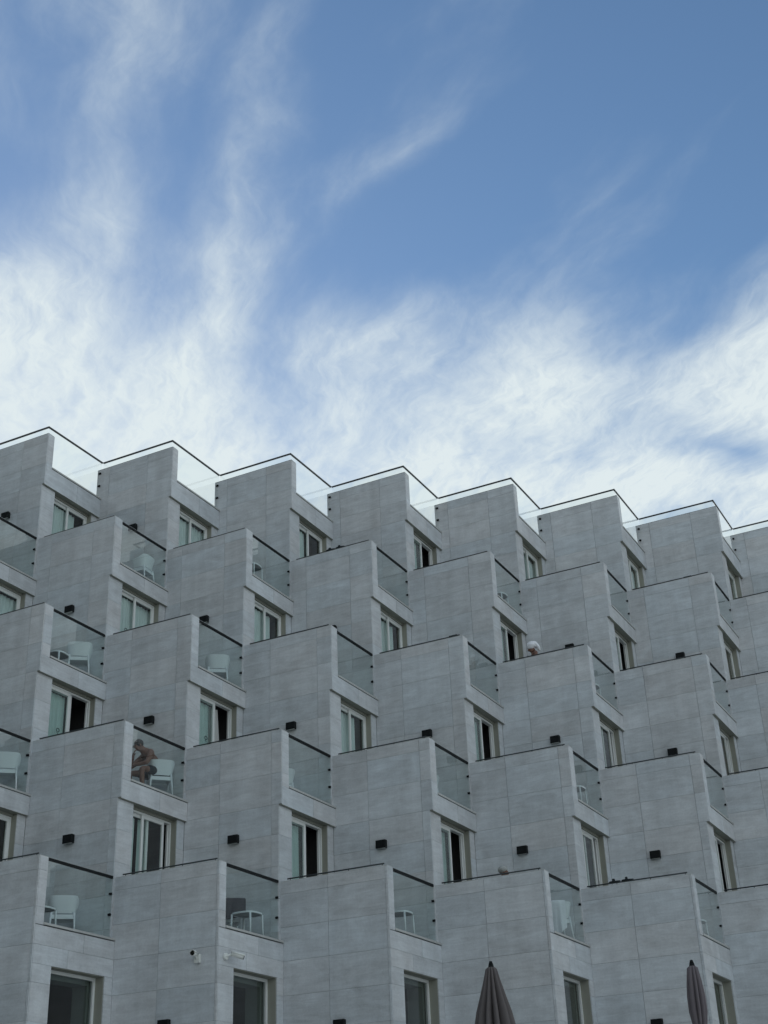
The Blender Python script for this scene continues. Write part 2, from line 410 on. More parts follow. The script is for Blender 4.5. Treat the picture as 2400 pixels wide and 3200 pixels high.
def curtain(par, x0, x1, y, z0, z1, mat=None, seed=0, lean=0.0, n=None):
    rnd = random.Random(seed); w = x1-x0
    n = n or max(10, int(w/0.012)); ph = rnd.uniform(0, 6); per = rnd.uniform(0.10, 0.15)
    rws = []
    for iz in range(9):
        f = iz/8; z = z1 + (z0-z1)*f; r = []
        for i in range(n+1):
            u = i/n; x = x0 + w*u
            a = 0.016 + 0.022*f
            yy = y + a*math.sin(2*math.pi*x/per + ph + 0.4*math.sin(3*x+f*1.5)) + 0.010*math.sin(2*math.pi*x/(per*2.7)+1.3*ph)
            r.append((x + lean*f*u, yy, z))
        rws.append(r)
    mb = MB(); mb.grid(rws, flip=True); mb.obj('curtain', par, mat or M_CURT)

def door(n, k, state):
    """state: kind, front sash left x, rear sash left x, list of curtain spans"""
    yo = D+0.135; z1, z0 = -1.566, -4.06; X0, X1 = 0.4905, 1.8885
    mb = MB(); f = 0.038
    mb.box(X0, X0+f, yo, yo+0.095, z0, z1); mb.box(X1-f, X1, yo, yo+0.095, z0, z1)
    mb.box(X0+f, X1-f, yo, yo+0.095, z1-f, z1); mb.box(X0+f, X1-f, yo, yo+0.095, z0, z0+f)
    mb.box(X1-f-0.016, X1-f, yo+0.046, yo+0.05, z0+f, z1-f)
    fr = mb.obj('sliding_door', hotel, M_FRAME, loc=O(n, k))
    fx, rx, spans, pane = state
    w = 0.715
    za, zb = z0+f+0.002, z1-f-0.002
    if fx is not None: sash(fr, fx, fx+w, yo+0.008, za, zb, pane)
    if rx is not None: sash(fr, rx, rx+w, yo+0.054, za, zb, pane)
    if (n, k) in ((3, -1), (3, 0), (3, 1), (4, -1), (5, -2), (5, -1)):
        xs, zs = (0.93, -2.49) if (n, k) != (3, 1) else (1.55, -2.50)
        q = MB(); q.path([(xs+0.042*math.cos(a_), yo+0.005 if fx < 0.6 or xs > 1 else yo+0.05, zs+0.042*math.sin(a_)) for a_ in [math.pi*2*i_/12 for i_ in range(13)]], 0.008, 6)
        q.path([(xs-0.03, yo+0.005 if fx < 0.6 or xs > 1 else yo+0.05, zs-0.06), (xs+0.03, yo+0.005 if fx < 0.6 or xs > 1 else yo+0.05, zs-0.085)], 0.006, 6)
        q.obj('pane_decal', fr, M_RAIL)
    for i, sp in enumerate(spans):
        m_ = M_CURTW if len(sp) > 2 else M_CURT
        curtain(fr, sp[0], sp[1], yo+0.145, z0+0.02, z1-0.10, m_, seed=n*31+k*7+i, lean=sp[2] if len(sp) > 2 else 0.0)
    return fr
L_, R_ = 0.53, 1.135     # sash left edges for left / right halves
OPEN = (L_, L_+0.10, [(0.5, 1.22)], M_PANE)                 # right half open to the dark room
BOTH = (R_, L_, [(0.5, 1.9)], M_PANE)                        # closed, curtains drawn
GAPR = (R_, L_, [(0.5, 1.60)], M_PANE)                       # closed, dark strip at the right
HALF = (R_, L_, [(0.5, 1.16)], M_PANE)                       # closed, right half uncurtained
BULGE = (L_, L_+0.08, [(0.5, 1.2), (1.22, 1.52, 0.26)], M_PANE)
MOVED = (0.95, L_-0.02, [(0.5, 0.92), (1.0, 1.22)], M_PANE)
GREY = (R_-0.25, L_-0.02, [(0.5, 0.80)], M_PANE)
ST = {(5,-2): GAPR, (5,-1): BOTH, (5,0): HALF, (5,1): OPEN, (5,2): BOTH, (5,3): BOTH, (5,4): BOTH,
      (4,-2): BOTH, (4,-1): BOTH, (4,0): GAPR, (4,1): GAPR, (4,2): OPEN, (4,3): OPEN, (4,4): HALF,
      (3,-1): OPEN, (3,0): BULGE, (3,1): GAPR, (3,2): OPEN, (3,3): GREY, (3,4): GREY,
      (2,-1): HALF, (2,0): MOVED, (2,1): OPEN, (2,2): OPEN, (2,3): GREY, (2,4): OPEN}

def window(n, k):
    y = 0.19; z1, z0 = -1.783, -4.04; X0, X1 = 0.5005, 1.9045; f = 0.055
    mb = MB()
    mb.box(X0, X0+f, y, y+0.07, z0, z1); mb.box(X1-f, X1, y, y+0.07, z0, z1)
    mb.box(X0+f, X1-f, y, y+0.07, z1-f, z1); mb.box(X0+f, X1-f, y, y+0.07, z0, z0+f)
    fr = mb.obj('window', hotel, M_FRAME, loc=O(n, k))
    q = MB(); q.box(X0+f, X1-f, y+0.03, y+0.034, z0+f, z1-f, skip='tblr'); q.obj('pane', fr, M_DARKP)
    b = MB(); b.box(X0+0.02, X1-0.02, y+0.10, y+0.42, z1-0.13, z1-0.03); b.box(X1-0.10, X1-0.02, y+0.10, y+0.42, z0, z1-0.13)
    b.obj('inner_reveal', fr, M_BLIND)
    return fr

def balustrade(n, k):
    top = -0.01
    x0, x1 = (0.24 if n == 1 else 0.285), LB-0.012
    if n < 5:
        q = MB(); q.box(x0, x1-0.05, 0.085, 0.097, -1.088, top, skip=''); 
        gp = q.obj('balustrade', hotel, M_GLASS, loc=O(n, k))
        r = MB(); r.box(x0-0.01, x1-0.04, 0.070, 0.112, top-0.012, top+0.034); r.obj('handrail', gp, M_BLACK)
        r = MB(); r.box(x0-0.01, x1-0.04, 0.074, 0.108, top+0.0345, top+0.042); r.obj('rail_cap', gp, M_STEEL)
        for z in (-0.30, -0.67):
            c = MB(); c.tube((x1-0.075, 0.066, z), (x1-0.075, 0.116, z), 0.024, seg=10); c.box(x1-0.06, x1+0.012, 0.078, 0.104, z-0.016, z+0.016)
            c.obj('glass_clamp', gp, M_BLACK)
        # low rail on the long parapet
        r = MB(); r.tube((0.075, 0.10, 0.058), (0.075, LA-0.05, 0.058), 0.014, seg=8)
        for yy in (0.14, 0.85, 1.55, 2.12): r.tube((0.075, yy, 0.008), (0.075, yy, 0.052), 0.008, seg=6)
        r.obj('parapet_rail', gp, M_RAIL)
    else:
        zt = 0.155; bb = -0.955
        q = MB(); q.box(0.245, LB+0.05, 0.075, 0.087, bb+0.001, zt-0.02)
        gp = q.obj('balustrade', hotel, M_ROOFG, loc=O(n, k))
        q = MB(); q.box(0.075, 0.087, 0.10, LA+0.06, -0.068, zt-0.02); q.obj('side_glass', gp, M_ROOFG)
        q = MB(); q.box(0.092, 0.232, 0.075, 0.087, -0.068, zt-0.02); q.obj('side_glass', gp, M_ROOFG)
        r = MB(); r.box(0.062, LB+0.062, 0.060, 0.102, zt-0.014, zt+0.018); r.obj('handrail', gp, M_RAIL)
        r = MB(); r.box(0.062, 0.102, 0.103, LA+0.059, zt-0.0135, zt+0.0175); r.obj('handrail', gp, M_RAIL)
        for z in (-0.20, -0.57):
            c = MB(); c.tube((LB-0.02, 0.05, z), (LB-0.02, 0.112, z), 0.026, seg=10); c.box(LB-0.02, LB+0.018, 0.065, 0.097, z-0.017, z+0.017)
            c.obj('glass_clamp', gp, M_BLACK)
    return gp

for n in range(1, 6):
    for k in KS:
        bay_core(n, k)
        if n == 1: window(n, k)
        else: door(n, k, ST.get((n, k), BOTH))
        balustrade(n, k)

# ---- tiles: the 300 that show largest are parts, the rest one mass
def area(pn_):
    bay, x0, x1, y0, y1, z0, z1 = pn_; b = bay.location
    if (x1-x0) < 0.03: q = [(x0, y0, z0), (x0, y1, z0), (x0, y1, z1), (x0, y0, z1)]
    else: q = [(x0, y0, z0), (x1, y0, z0), (x1, y0, z1), (x0, y0, z1)]
    P = [proj(b + Vector(c)) for c in q]
    cx = sum(p[0] for p in P)/4; cy = sum(p[1] for p in P)/4
    if not (-60 < cx < 2460 and cy < 3260): return 0
    P = [(min(max(p[0], 0), 2400), min(max(p[1], 0), 3200)) for p in P]
    a = abs(sum(P[i][0]*P[(i+1) % 4][1]-P[(i+1) % 4][0]*P[i][1] for i in range(4)))/2
    lim = -2.75 if b.z < 0.1 else -2.3
    if b.z > 0.1 and z1 < lim: a = 0
    return a
order = sorted(range(len(panels)), key=lambda i: -area(panels[i]))
cache = {}
rest = MB()
for rank, i in enumerate(order):
    bay, x0, x1, y0, y1, z0, z1 = panels[i]
    g2 = GAP/1.0
    if (x1-x0) < 0.03: y0 += g2; y1 -= g2
    else: x0 += g2; x1 -= g2
    z0 += g2*0.6; z1 -= g2*0.6
    pr = random.Random(i).uniform(0, 0.0015)
    if rank < 300 and area(panels[i]) > 0:
        key = (round(x1-x0, 4), round(y1-y0, 4), round(z1-z0, 4))
        if key not in cache:
            mb = MB(); mb.box(0, x1-x0, 0, y1-y0, 0, z1-z0); cache[key] = mb.mesh('wall_panel', M_TILE)
        isA = (x1-x0) < 0.03
        link('wall_panel', cache[key], bay, (x0+(pr if isA else 0), y0+(0 if isA else pr), z0))
    else:
        b = bay.location
        rest.box(b.x+x0, b.x+x1, b.y+y0, b.y+y1, b.z+z0, b.z+z1)
ro = rest.obj('wall_tiling', hotel, M_TILE); ro['kind'] = 'stuff'

# ------------------------------------------------------------------ wall lamps
ROWN = {1: 'lowest', 2: 'second', 3: 'third', 4: 'fourth', 5: 'top'}
ORD = ['first', 'second', 'third', 'fourth', 'fifth', 'sixth', 'seventh', 'eighth']
lm = MB(); lm.box(-0.10, -0.012, -0.112, 0.112, -0.082, 0.082)
lamp_me = lm.mesh('housing', M_BLACK)
pm = MB(); pm.box(-0.012, 0.0, -0.10, 0.10, -0.065, 0.065); plate_me = pm.mesh('wall_plate', M_BLACK)
lg = MB(); lg.box(-0.088, -0.03, -0.095, 0.095, -0.0855, -0.0825); lens_me = lg.mesh('diffuser', M_BLIND)
LPOS = {(3, 0): (0.985, -2.225), (2, 0): (1.15, -2.145), (2, 1): (1.075, -2.06), (2, 2): (1.165, -2.04), (2, 3): (1.21, -2.055), (2, 4): (1.255, -2.05), (3, 1): (1.015, -2.165), (3, 3): (1.0, -2.135), (3, 4): (1.12, -2.25)}
LAMPS = {1: [1, 2, 4], 2: [0, 1, 2, 3, 4], 3: [0, 1, 2, 3, 4], 4: [-1, 0, 1, 2, 3, 4], 5: [-2, -1, 4]}
for n, ks in LAMPS.items():
    for i, k in enumerate(ks):
        o = O(n, k); e = bpy.data.objects.new('wall_lamp', None); COL.objects.link(e)
        e.location = o + Vector((0, *LPOS.get((n, k), {1: (1.04, -2.665), 2: (1.15, -2.07), 3: (1.0, -2.17), 4: (1.12, -2.13), 5: (1.10, -2.13)}[n])))
        tag(e, 'black box wall lamp on %s tiled storey, %s lamp from the left in that row' % (ROWN[n], ORD[i]), 'wall lamp', 'black box lamps on the side walls')
        hs = link('housing', lamp_me, e); hs.modifiers.new('b', 'BEVEL').width = 0.006
        link('wall_plate', plate_me, e); link('diffuser', lens_me, e)

# ------------------------------------------------------------------ security cameras
def bullet_camera(name, loc, label, body0, body1, mount):
    e = bpy.data.objects.new(name, None); COL.objects.link(e); e.location = loc
    tag(e, label, 'camera', 'security cameras')
    mount.obj('wall_mount', e, M_CAMW, bevel=0.008)
    a, b = Vector(body0), Vector(body1); ax = (b-a).normalized()
    w = MB(); w.tube(a, b, 0.043, 0.043, 14); w.obj('body', e, M_CAMW)
    w = MB(); w.tube(b + ax*0.001, b+ax*0.012, 0.040, 0.036, 14); w.obj('lens', e, M_LENS)
    up = Vector((0, 0, 1)); sd_ = ax.cross(up).normalized(); u2 = sd_.cross(ax)
    rr = []
    for q in (a-ax*0.01, b+ax*0.014):
        rr.append([q + sd_*(0.05*math.cos(t)) + u2*(0.05*math.sin(t)) for t in [math.pi*(0.08+0.84*i/8) for i in range(9)]])
    w = MB(); w.grid(rr); sh = w.obj('sun_shield', e, M_CAMW); sd2 = sh.modifiers.new('s', 'SOLIDIFY'); sd2.thickness = 0.004
    return e
o = O(1, 1)
mt_ = MB(); mt_.box(-0.055, 0, -0.06, 0.06, -0.085, 0.06); mt_.tube((-0.055, 0, -0.01), (-0.10, 0.0, 0.035), 0.018)
bullet_camera('security_camera', o+Vector((0, 0.40, -1.63)), 'white bullet camera on side wall aiming at the viewer', (-0.07, 0.01, 0.06), (-0.21, -0.02, 0.055), mt_)
mt_ = MB(); mt_.tube((0, 0, 0), (0, -0.045, 0), 0.065, 0.058, 16); mt_.tube((0, -0.04, 0.0), (0.07, -0.095, 0.045), 0.02)
bullet_camera('security_camera', o+Vector((0.22, 0, -1.62)), 'white bullet camera on front wall above window aiming right', (0.06, -0.10, 0.045), (0.20, -0.25, -0.01), mt_)

# ------------------------------------------------------------------ chairs, tables
def chair_meshes():
    sh = MB(); out_, in_ = [], []
    nt_ = 26
    def ring(zf, inset):
        r = []
        for i in range(nt_+1):
            a = math.radians(-100 + 200*i/nt_)
            c, s_ = math.cos(a), math.sin(a)
            ex = 0.62
            px_ = -math.copysign(abs(c)**ex, c); py_ = math.copysign(abs(s_)**ex, s_)
            fr = max(0.0, (abs(a)-1.0)/(1.745-1.0))          # towards the arm ends
            ztop = 0.785 - 0.10*min(1, fr*1.2)
            zb = 0.475
            z = zb + (ztop-zb)*zf
            rx = 0.215 + 0.055*zf - inset; ry = 0.225 + 0.055*zf - inset
            r.append((px_*rx, py_*ry, z))
        return r
    R1 = [ring(q/4, 0) for q in range(5)]; R2 = [ring(q/4, 0.014) for q in range(5)]
    sh.grid(R1, flip=True); sh.grid(R2)
    sh.grid([R1[4], R2[4]], flip=True, smooth=False); sh.grid([R2[0], R1[0]], flip=True, smooth=False)
    for e_ in (0, nt_): sh.grid([[R1[q][e_] for q in range(5)], [R2[q][e_] for q in range(5)]], smooth=False, flip=(e_ == 0))
    st = MB(); st.box(-0.205, 0.225, -0.215, 0.215, 0.425, 0.452)
    ap = MB(); ap.box(-0.195, 0.205, -0.212, -0.192, 0.375, 0.424); ap.box(-0.195, 0.205, 0.192, 0.212, 0.375, 0.424)
    ap.box(-0.21, -0.19, -0.19, 0.19, 0.375, 0.424); ap.box(0.19, 0.21, -0.19, 0.19, 0.375, 0.424)
    legs = []
    for sx in (-1, 1):
        for sy in (-1, 1):
            l = MB(); l.tube((sx*0.195, sy*0.2, 0.50 if sx < 0 else 0.452), (sx*0.255 if sx < 0 else sx*0.225, sy*0.235, 0), 0.021, 0.014, 8); legs.append(l.mesh('leg', M_PLAST))
    return sh.mesh('backrest', M_PLAST), st.mesh('seat', M_PLAST), ap.mesh('seat_rail', M_PLAST), legs
CH = chair_meshes()
def chair(n, k, x, y, face, label, cushion=False):
    e = bpy.data.objects.new('terrace_chair', None); COL.objects.link(e)
    e.location = O(n, k)+Vector((x, y, FLOOR+0.005)); e.rotation_euler = (0, 0, math.radians(face))
    tag(e, label, 'chair', 'white plastic terrace chairs')
    link('backrest', CH[0], e); link('seat', CH[1], e); link('seat_rail', CH[2], e)
    for l in CH[3]: link('leg', l, e)
    if cushion:
        c = MB(); c.box(-0.19, 0.19, -0.19, 0.19, 0.453, 0.49); c.obj('cushion', e, M_CUSH, bevel=0.015)
    return e
def table_meshes():
    ring, n_ = [], 32
    for i in range(n_):
        a = 2*math.pi*i/n_; c, s_ = math.cos(a), math.sin(a)
        ring.append((math.copysign(abs(c)**0.72, c)*0.255, math.copysign(abs(s_)**0.72, s_)*0.255))
    tp = MB(); tp.grid([[(x, y, 0.425) for x, y in ring], [(x, y, 0.455) for x, y in ring]], closed=True)
    tp.face([(x, y, 0.455) for x, y in ring]); tp.face([(x*0.94, y*0.94, 0.432) for x, y in reversed(ring)], 1)
    tp.grid([[(x*0.94, y*0.94, 0.425) for x, y in ring], [(x, y, 0.425) for x, y in ring]], closed=True, smooth=False)
    legs = []
    for sx in (-1, 1):
        for sy in (-1, 1):
            l = MB(); l.tube((sx*0.20, sy*0.20, 0.43), (sx*0.215, sy*0.215, 0), 0.02, 0.016, 8); legs.append(l.mesh('leg', M_PLAST))
    return tp.mesh('table_top', M_PLAST, M_TOP), legs
TB = table_meshes()
def table(n, k, x, y, face, label):
    e = bpy.data.objects.new('side_table', None); COL.objects.link(e)
    e.location = O(n, k)+Vector((x, y, FLOOR+0.005)); e.rotation_euler = (0, 0, math.radians(face))
    tag(e, label, 'table', 'small white terrace tables')
    link('table_top', TB[0], e)
    for l in TB[1]: link('leg', l, e)
    return e
chair(1, 0, 1.80, 0.95, 40, 'white chair on lowest leftmost terrace, right of a small table')
table(1, 0, 1.00, 0.80, 5, 'small white table left of the chair on lowest leftmost terrace')
chair(1, 1, 1.78, 1.00, 42, 'white chair draped with a dark towel on lowest terrace row')
table(1, 1, 1.52, 0.40, 0, 'small white table in front of the chair with the dark towel')
table(1, 2, 1.12, 0.37, 4, 'small white table alone behind glass, third terrace of lowest row')
chair(1, 3, 1.66, 0.46, 40, 'white chair draped with a white towel on lowest terrace row')
table(1, 4, 1.40, 0.47, 0, 'small white table barely showing behind pillar, rightmost terrace of lowest row')
chair(2, -1, 1.84, 0.42, 42, 'white chair at left photo edge, terrace of second row')
chair(2, 0, 1.81, 0.47, 45, 'white chair under the seated shirtless man', True)
chair(2, 1, 1.56, 0.98, 45, 'white chair edge beside pillar on second row, right of seated man')
chair(2, 2, 1.60, 0.89, 40, 'white chair sliver beside pillar on second row, third full glass')
table(2, 3, 1.04, 0.34, 3, 'small white table behind glass, fourth full terrace of second row')
chair(3, -1, 1.68, 0.42, 38, 'white chair behind leftmost glass of third row')
table(3, -1, 1.17, 0.63, 8, 'low white table left of the chair on third row leftmost terrace')
chair(3, 0, 1.80, 0.55, 36, 'white chair behind second glass of third row')
table(3, 3, 1.04, 0.42, 0, 'small white table edge low beside pillar, on the terrace of the towelled woman')
chair(4, -1, 1.68, 0.48, 96, 'white chair behind leftmost full glass of fourth row')
table(4, 0, 0.74, 0.36, 5, 'small white table behind second full glass of fourth row')
table(4, 2, 1.30, 0.42, 0, 'small white table edge behind fourth full glass of fourth row')

# towels over chair backs (chair frame: front +x, back at -x)
def drape(n, k, cx, cy, face, prof_, y0, y1, ph, mat, label, skew=0.0):
    rws = []; top_i = max(range(len(prof_)), key=lambda i: prof_[i][1])
    for i, (dx, z) in enumerate(prof_):
        f = abs(i-top_i)/6; row = []
        for j in range(21):
            u = j/20
            wv = 0.034*math.sin(9*u+ph)*f + 0.014*math.sin(21*u+2*ph)*f
            cur = 0.05*(2*u-1)**2
            row.append((dx + wv + cur, y0+(y1-y0)*u*(1+0.06*f), z - skew*(u-0.5)*f + 0.02*math.sin(6*u+ph)*f))
        rws.append(row)
    mb = MB(); mb.grid(rws, flip=True); o_ = mb.obj('towel', None, mat, loc=O(n, k)+Vector((cx, cy, FLOOR+0.005)), rz=math.radians(face))
    tag(o_, label, 'towel', 'towels on chairs')
    md = o_.modifiers.new('s', 'SOLIDIFY'); md.thickness = 0.010; md.offset = 0
    md = o_.modifiers.new('u', 'SUBSURF'); md.levels = 1; md.render_levels = 1
PROF = [(-0.02, 0.52), (-0.12, 0.56), (-0.20, 0.66), (-0.235, 0.76), (-0.27, 0.815), (-0.31, 0.79), (-0.318, 0.66), (-0.322, 0.54), (-0.325, 0.42), (-0.33, 0.30), (-0.335, 0.17)]
drape(1, 3, 1.66, 0.46, 40, PROF, -0.12, 0.20, 0.7, M_TOWEL, 'white towel hung over the chair on the lowest row, reaching near the floor', 0.16)
drape(1, 1, 1.78, 1.00, 42, PROF[:-2], -0.30, 0.30, 2.1, M_DTOWEL, 'dark towel thrown over the chair behind the second lowest terrace glass', 0.10)

# ------------------------------------------------------------------ people
def skin(name, V, E_, parent, mat, root=0, sub=2, loc=(0, 0, 0), rz=0.0):
    names = list(V); me = bpy.data.meshes.new(name)
    me.from_pydata([V[q][0] for q in names], [(names.index(p), names.index(q)) for p, q in E_], [])
    o_ = link(name, me, parent, loc, rz)
    md = o_.modifiers.new('skin', 'SKIN'); md.use_smooth_shade = True; md.branch_smoothing = 0.4
    for i, q in enumerate(names):
        r = V[q][1]; me.skin_vertices[0].data[i].radius = r if isinstance(r, tuple) else (r, r)
        me.skin_vertices[0].data[i].use_root = (i == root)
    md = o_.modifiers.new('sub', 'SUBSURF'); md.levels = sub; md.render_levels = sub
    me.materials.append(mat); return o_
def ell(c, r, rot=None, seg=16, rng=12, cut=None, noise=0.0, seed=0):
    """ellipsoid rows, optionally only the part for which cut(p) holds"""
    rd = random.Random(seed); mb = MB(); rr = []
    for i in range(rng+1):
        t_ = math.pi*i/rng; row = []
        for j in range(seg):
            p_ = 2*math.pi*j/seg
            q = Vector((r[0]*math.sin(t_)*math.cos(p_), r[1]*math.sin(t_)*math.sin(p_), r[2]*math.cos(t_)))*(1+rd.uniform(-noise, noise))
            if rot: q = rot @ q
            row.append(tuple(Vector(c)+q))
        rr.append(row)
    mb.grid(rr, closed=True, flip=True); return mb
def hand(V, E_, key, w, dirv, curl, side):
    """palm and five fingers growing from wrist joint w"""
    d_ = Vector(dirv).normalized(); up = Vector(curl).normalized(); sd_ = d_.cross(up).normalized()*side
    W_ = Vector(V[w][0]); p_ = W_ + d_*0.05
    V[key+'palm'] = (tuple(p_), (0.030, 0.018)); E_.append((w, key+'palm'))
    for i, (off, ln) in enumerate(((-0.028, 0.062), (-0.010, 0.075), (0.010, 0.072), (0.027, 0.055))):
        a_ = p_ + d_*0.045 + sd_*off; b_ = a_ + d_*ln*0.45 + up*ln*0.2; c_ = b_ + d_*ln*0.15 + up*ln*0.5
        for nm, q in (('a', a_), ('b', b_), ('c', c_)): V['%sf%d%s' % (key, i, nm)] = (tuple(q), 0.0088)
        E_ += [(key+'palm', '%sf%da' % (key, i)), ('%sf%da' % (key, i), '%sf%db' % (key, i)), ('%sf%db' % (key, i), '%sf%dc' % (key, i))]
    a_ = W_ + d_*0.03 - sd_*0.036 + up*0.012; b_ = a_ + d_*0.035 - sd_*0.01 + up*0.02
    V[key+'t1'] = (tuple(a_), 0.011); V[key+'t2'] = (tuple(b_), 0.0095); E_ += [(key+'palm', key+'t1'), (key+'t1', key+'t2')]

def head_joints(V, E_, base, nk, hd, fwd):
    """neck, jaw, skull and nose joints"""
    f = Vector(fwd).normalized(); h = Vector(hd)
    V['neck'] = (nk, 0.056); E_.append((base, 'neck'))
    V['skull'] = (tuple(h - f*0.012 + Vector((0, 0, 0.012))), (0.088, 0.082)); E_.append(('neck', 'skull'))
    V['crown'] = (tuple(h - f*0.012 + Vector((0, 0, 0.075))), (0.062, 0.058)); E_.append(('skull', 'crown'))
    V['jaw'] = (tuple(h + f*0.055 + Vector((0, 0, -0.062))), (0.042, 0.048)); E_.append(('skull', 'jaw'))
    V['nose'] = (tuple(h + f*0.108 + Vector((0, 0, -0.012))), 0.013); E_.append(('skull', 'nose'))

# man: sits on the chair, faces -x (his left side to the viewer), leans on his knees
man = bpy.data.objects.new('person', None); COL.objects.link(man)
man.location = O(2, 0)+Vector((1.74, 0.54, FLOOR+0.005)); man.rotation_euler = (0, 0, math.radians(152))
tag(man, 'shirtless man in dark shorts sitting hunched forward on a terrace chair, hand to his mouth', 'person')
V = {'pelvis': ((-0.06, 0, 0.60), (0.135, 0.17)), 'waist': ((0.01, 0, 0.73), (0.135, 0.165)), 'chest': ((0.12, 0, 0.87), (0.145, 0.18)), 'nape': ((0.225, 0, 0.985), (0.09, 0.12)),
     'lsh': ((0.19, 0.205, 0.93), 0.078), 'lel': ((0.32, 0.28, 0.675), 0.052), 'lwr': ((0.53, 0.10, 0.635), 0.030),
     'rsh': ((0.19, -0.205, 0.93), 0.078), 'rel': ((0.47, -0.205, 0.665), 0.052), 'rwr': ((0.475, -0.06, 0.86), 0.029),
     'lhip': ((0.0, 0.11, 0.575), 0.092), 'lkn': ((0.42, 0.26, 0.555), 0.064), 'lca': ((0.41, 0.27, 0.36), 0.056), 'lan': ((0.38, 0.275, 0.10), 0.038), 'lto': ((0.53, 0.32, 0.035), 0.033),
     'rhip': ((0.0, -0.11, 0.575), 0.092), 'rkn': ((0.47, -0.19, 0.555), 0.064), 'rca': ((0.47, -0.2, 0.36), 0.056), 'ran': ((0.46, -0.205, 0.10), 0.038), 'rto': ((0.62, -0.22, 0.035), 0.033)}
E2 = [('pelvis', 'waist'), ('waist', 'chest'), ('chest', 'nape'), ('nape', 'lsh'), ('lsh', 'lel'), ('lel', 'lwr'), ('nape', 'rsh'), ('rsh', 'rel'), ('rel', 'rwr'),
      ('pelvis', 'lhip'), ('lhip', 'lkn'), ('lkn', 'lca'), ('lca', 'lan'), ('lan', 'lto'), ('pelvis', 'rhip'), ('rhip', 'rkn'), ('rkn', 'rca'), ('rca', 'ran'), ('ran', 'rto')]
HM = (0.40, 0.0, 1.085); FW = (0.93, 0.05, -0.32)
head_joints(V, E2, 'nape', (0.305, 0, 1.03), HM, FW)
hand(V, E2, 'l', 'lwr', (0.8, -0.5, -0.25), (0.1, -0.3, -0.9), 1)
hand(V, E2, 'r', 'rwr', (0.05, 0.45, 0.85), (-0.7, 0.5, 0.1), -1)
skin('body', V, E2, man, M_SKIN)
SV = {'p': ((-0.06, 0, 0.585), (0.14, 0.17)), 'w': ((-0.01, 0, 0.69), (0.122, 0.158)), 'lh': ((0.02, 0.115, 0.575), 0.110), 'lk': ((0.30, 0.215, 0.565), 0.100), 'rh': ((0.02, -0.115, 0.575), 0.110), 'rk': ((0.34, -0.165, 0.565), 0.100)}
skin('shorts', SV, [('p', 'w'), ('p', 'lh'), ('lh', 'lk'), ('p', 'rh'), ('rh', 'rk')], man, M_SHORT)
rot = Matrix.Rotation(math.radians(20), 3, 'Y')
hr = ell(Vector(HM)+rot @ Vector((-0.03, 0, 0.048)), (0.098, 0.088, 0.092), rot, 18, 12, noise=0.012)
hr.obj('hair', man, M_HAIR)
gl_ = MB()
for sy in (-1, 1):
    c_ = Vector(HM)+rot @ Vector((0.094, 0.034*sy, 0.012))
    gl_.path([c_ + rot @ Vector((0.004, 0.026*math.cos(q), 0.02*math.sin(q))) for q in [math.pi*2*i/10 for i in range(11)]], 0.004, 5)
    gl_.tube(c_ + rot @ Vector((0, 0.026*sy, 0.008)), Vector(HM)+rot @ Vector((-0.02, 0.084*sy, 0.015)), 0.004, seg=5)
gl_.obj('glasses', man, M_LENS)
er = MB()
for sy in (-1, 1):
    e_ = ell(Vector(HM)+rot @ Vector((-0.012, 0.086*sy, -0.005)), (0.02, 0.01, 0.031), rot, 8, 6)
    b0 = len(er.v); er.v += e_.v; er.f += [tuple(b0+i for i in f_) for f_ in e_.f]; er.mi += e_.mi; er.sm += e_.sm
er.obj('ears', man, M_SKIN)

# woman behind the third-row parapet, towel wound round her hair
wm = bpy.data.objects.new('person', None); COL.objects.link(wm)
wm.location = O(3, 3)+Vector((0.52, 1.48, FLOOR+0.004)); wm.rotation_euler = (0, 0, math.radians(118))
tag(wm, 'woman with a white towel wrapped round her hair looking down behind third row parapet', 'person')
V = {'pelvis': ((0, 0, 0.92), (0.12, 0.16)), 'waist': ((0.0, 0, 1.08), (0.10, 0.13)), 'chest': ((0.02, 0, 1.24), (0.11, 0.15)), 'nape': ((0.03, 0, 1.38), (0.06, 0.08)),
     'lsh': ((0.02, 0.16, 1.35), 0.055), 'lel': ((0.05, 0.22, 1.08), 0.040), 'lwr': ((0.20, 0.20, 0.90), 0.027), 'rsh': ((0.02, -0.16, 1.35), 0.055), 'rel': ((0.05, -0.22, 1.08), 0.040), 'rwr': ((0.20, -0.20, 0.90), 0.027),
     'lhip': ((0, 0.09, 0.86), 0.09), 'lkn': ((0.02, 0.10, 0.48), 0.058), 'lan': ((0, 0.10, 0.09), 0.036), 'lto': ((0.14, 0.12, 0.03), 0.03),
     'rhip': ((0, -0.09, 0.86), 0.09), 'rkn': ((0.02, -0.10, 0.48), 0.058), 'ran': ((0, -0.10, 0.09), 0.036), 'rto': ((0.14, -0.12, 0.03), 0.03)}
E2 = [('pelvis', 'waist'), ('waist', 'chest'), ('chest', 'nape'), ('nape', 'lsh'), ('lsh', 'lel'), ('lel', 'lwr'), ('nape', 'rsh'), ('rsh', 'rel'), ('rel', 'rwr'),
      ('pelvis', 'lhip'), ('lhip', 'lkn'), ('lkn', 'lan'), ('lan', 'lto'), ('pelvis', 'rhip'), ('rhip', 'rkn'), ('rkn', 'ran'), ('ran', 'rto')]
HW = (0.10, 0.0, 1.505)
head_joints(V, E2, 'nape', (0.06, 0, 1.44), HW, (0.86, 0, -0.5))
hand(V, E2, 'l', 'lwr', (0.7, 0, -0.7), (0.6, 0, -0.2), 1); hand(V, E2, 'r', 'rwr', (0.7, 0, -0.7), (0.6, 0, -0.2), -1)
skin('body', V, E2, wm, M_SKIN2)
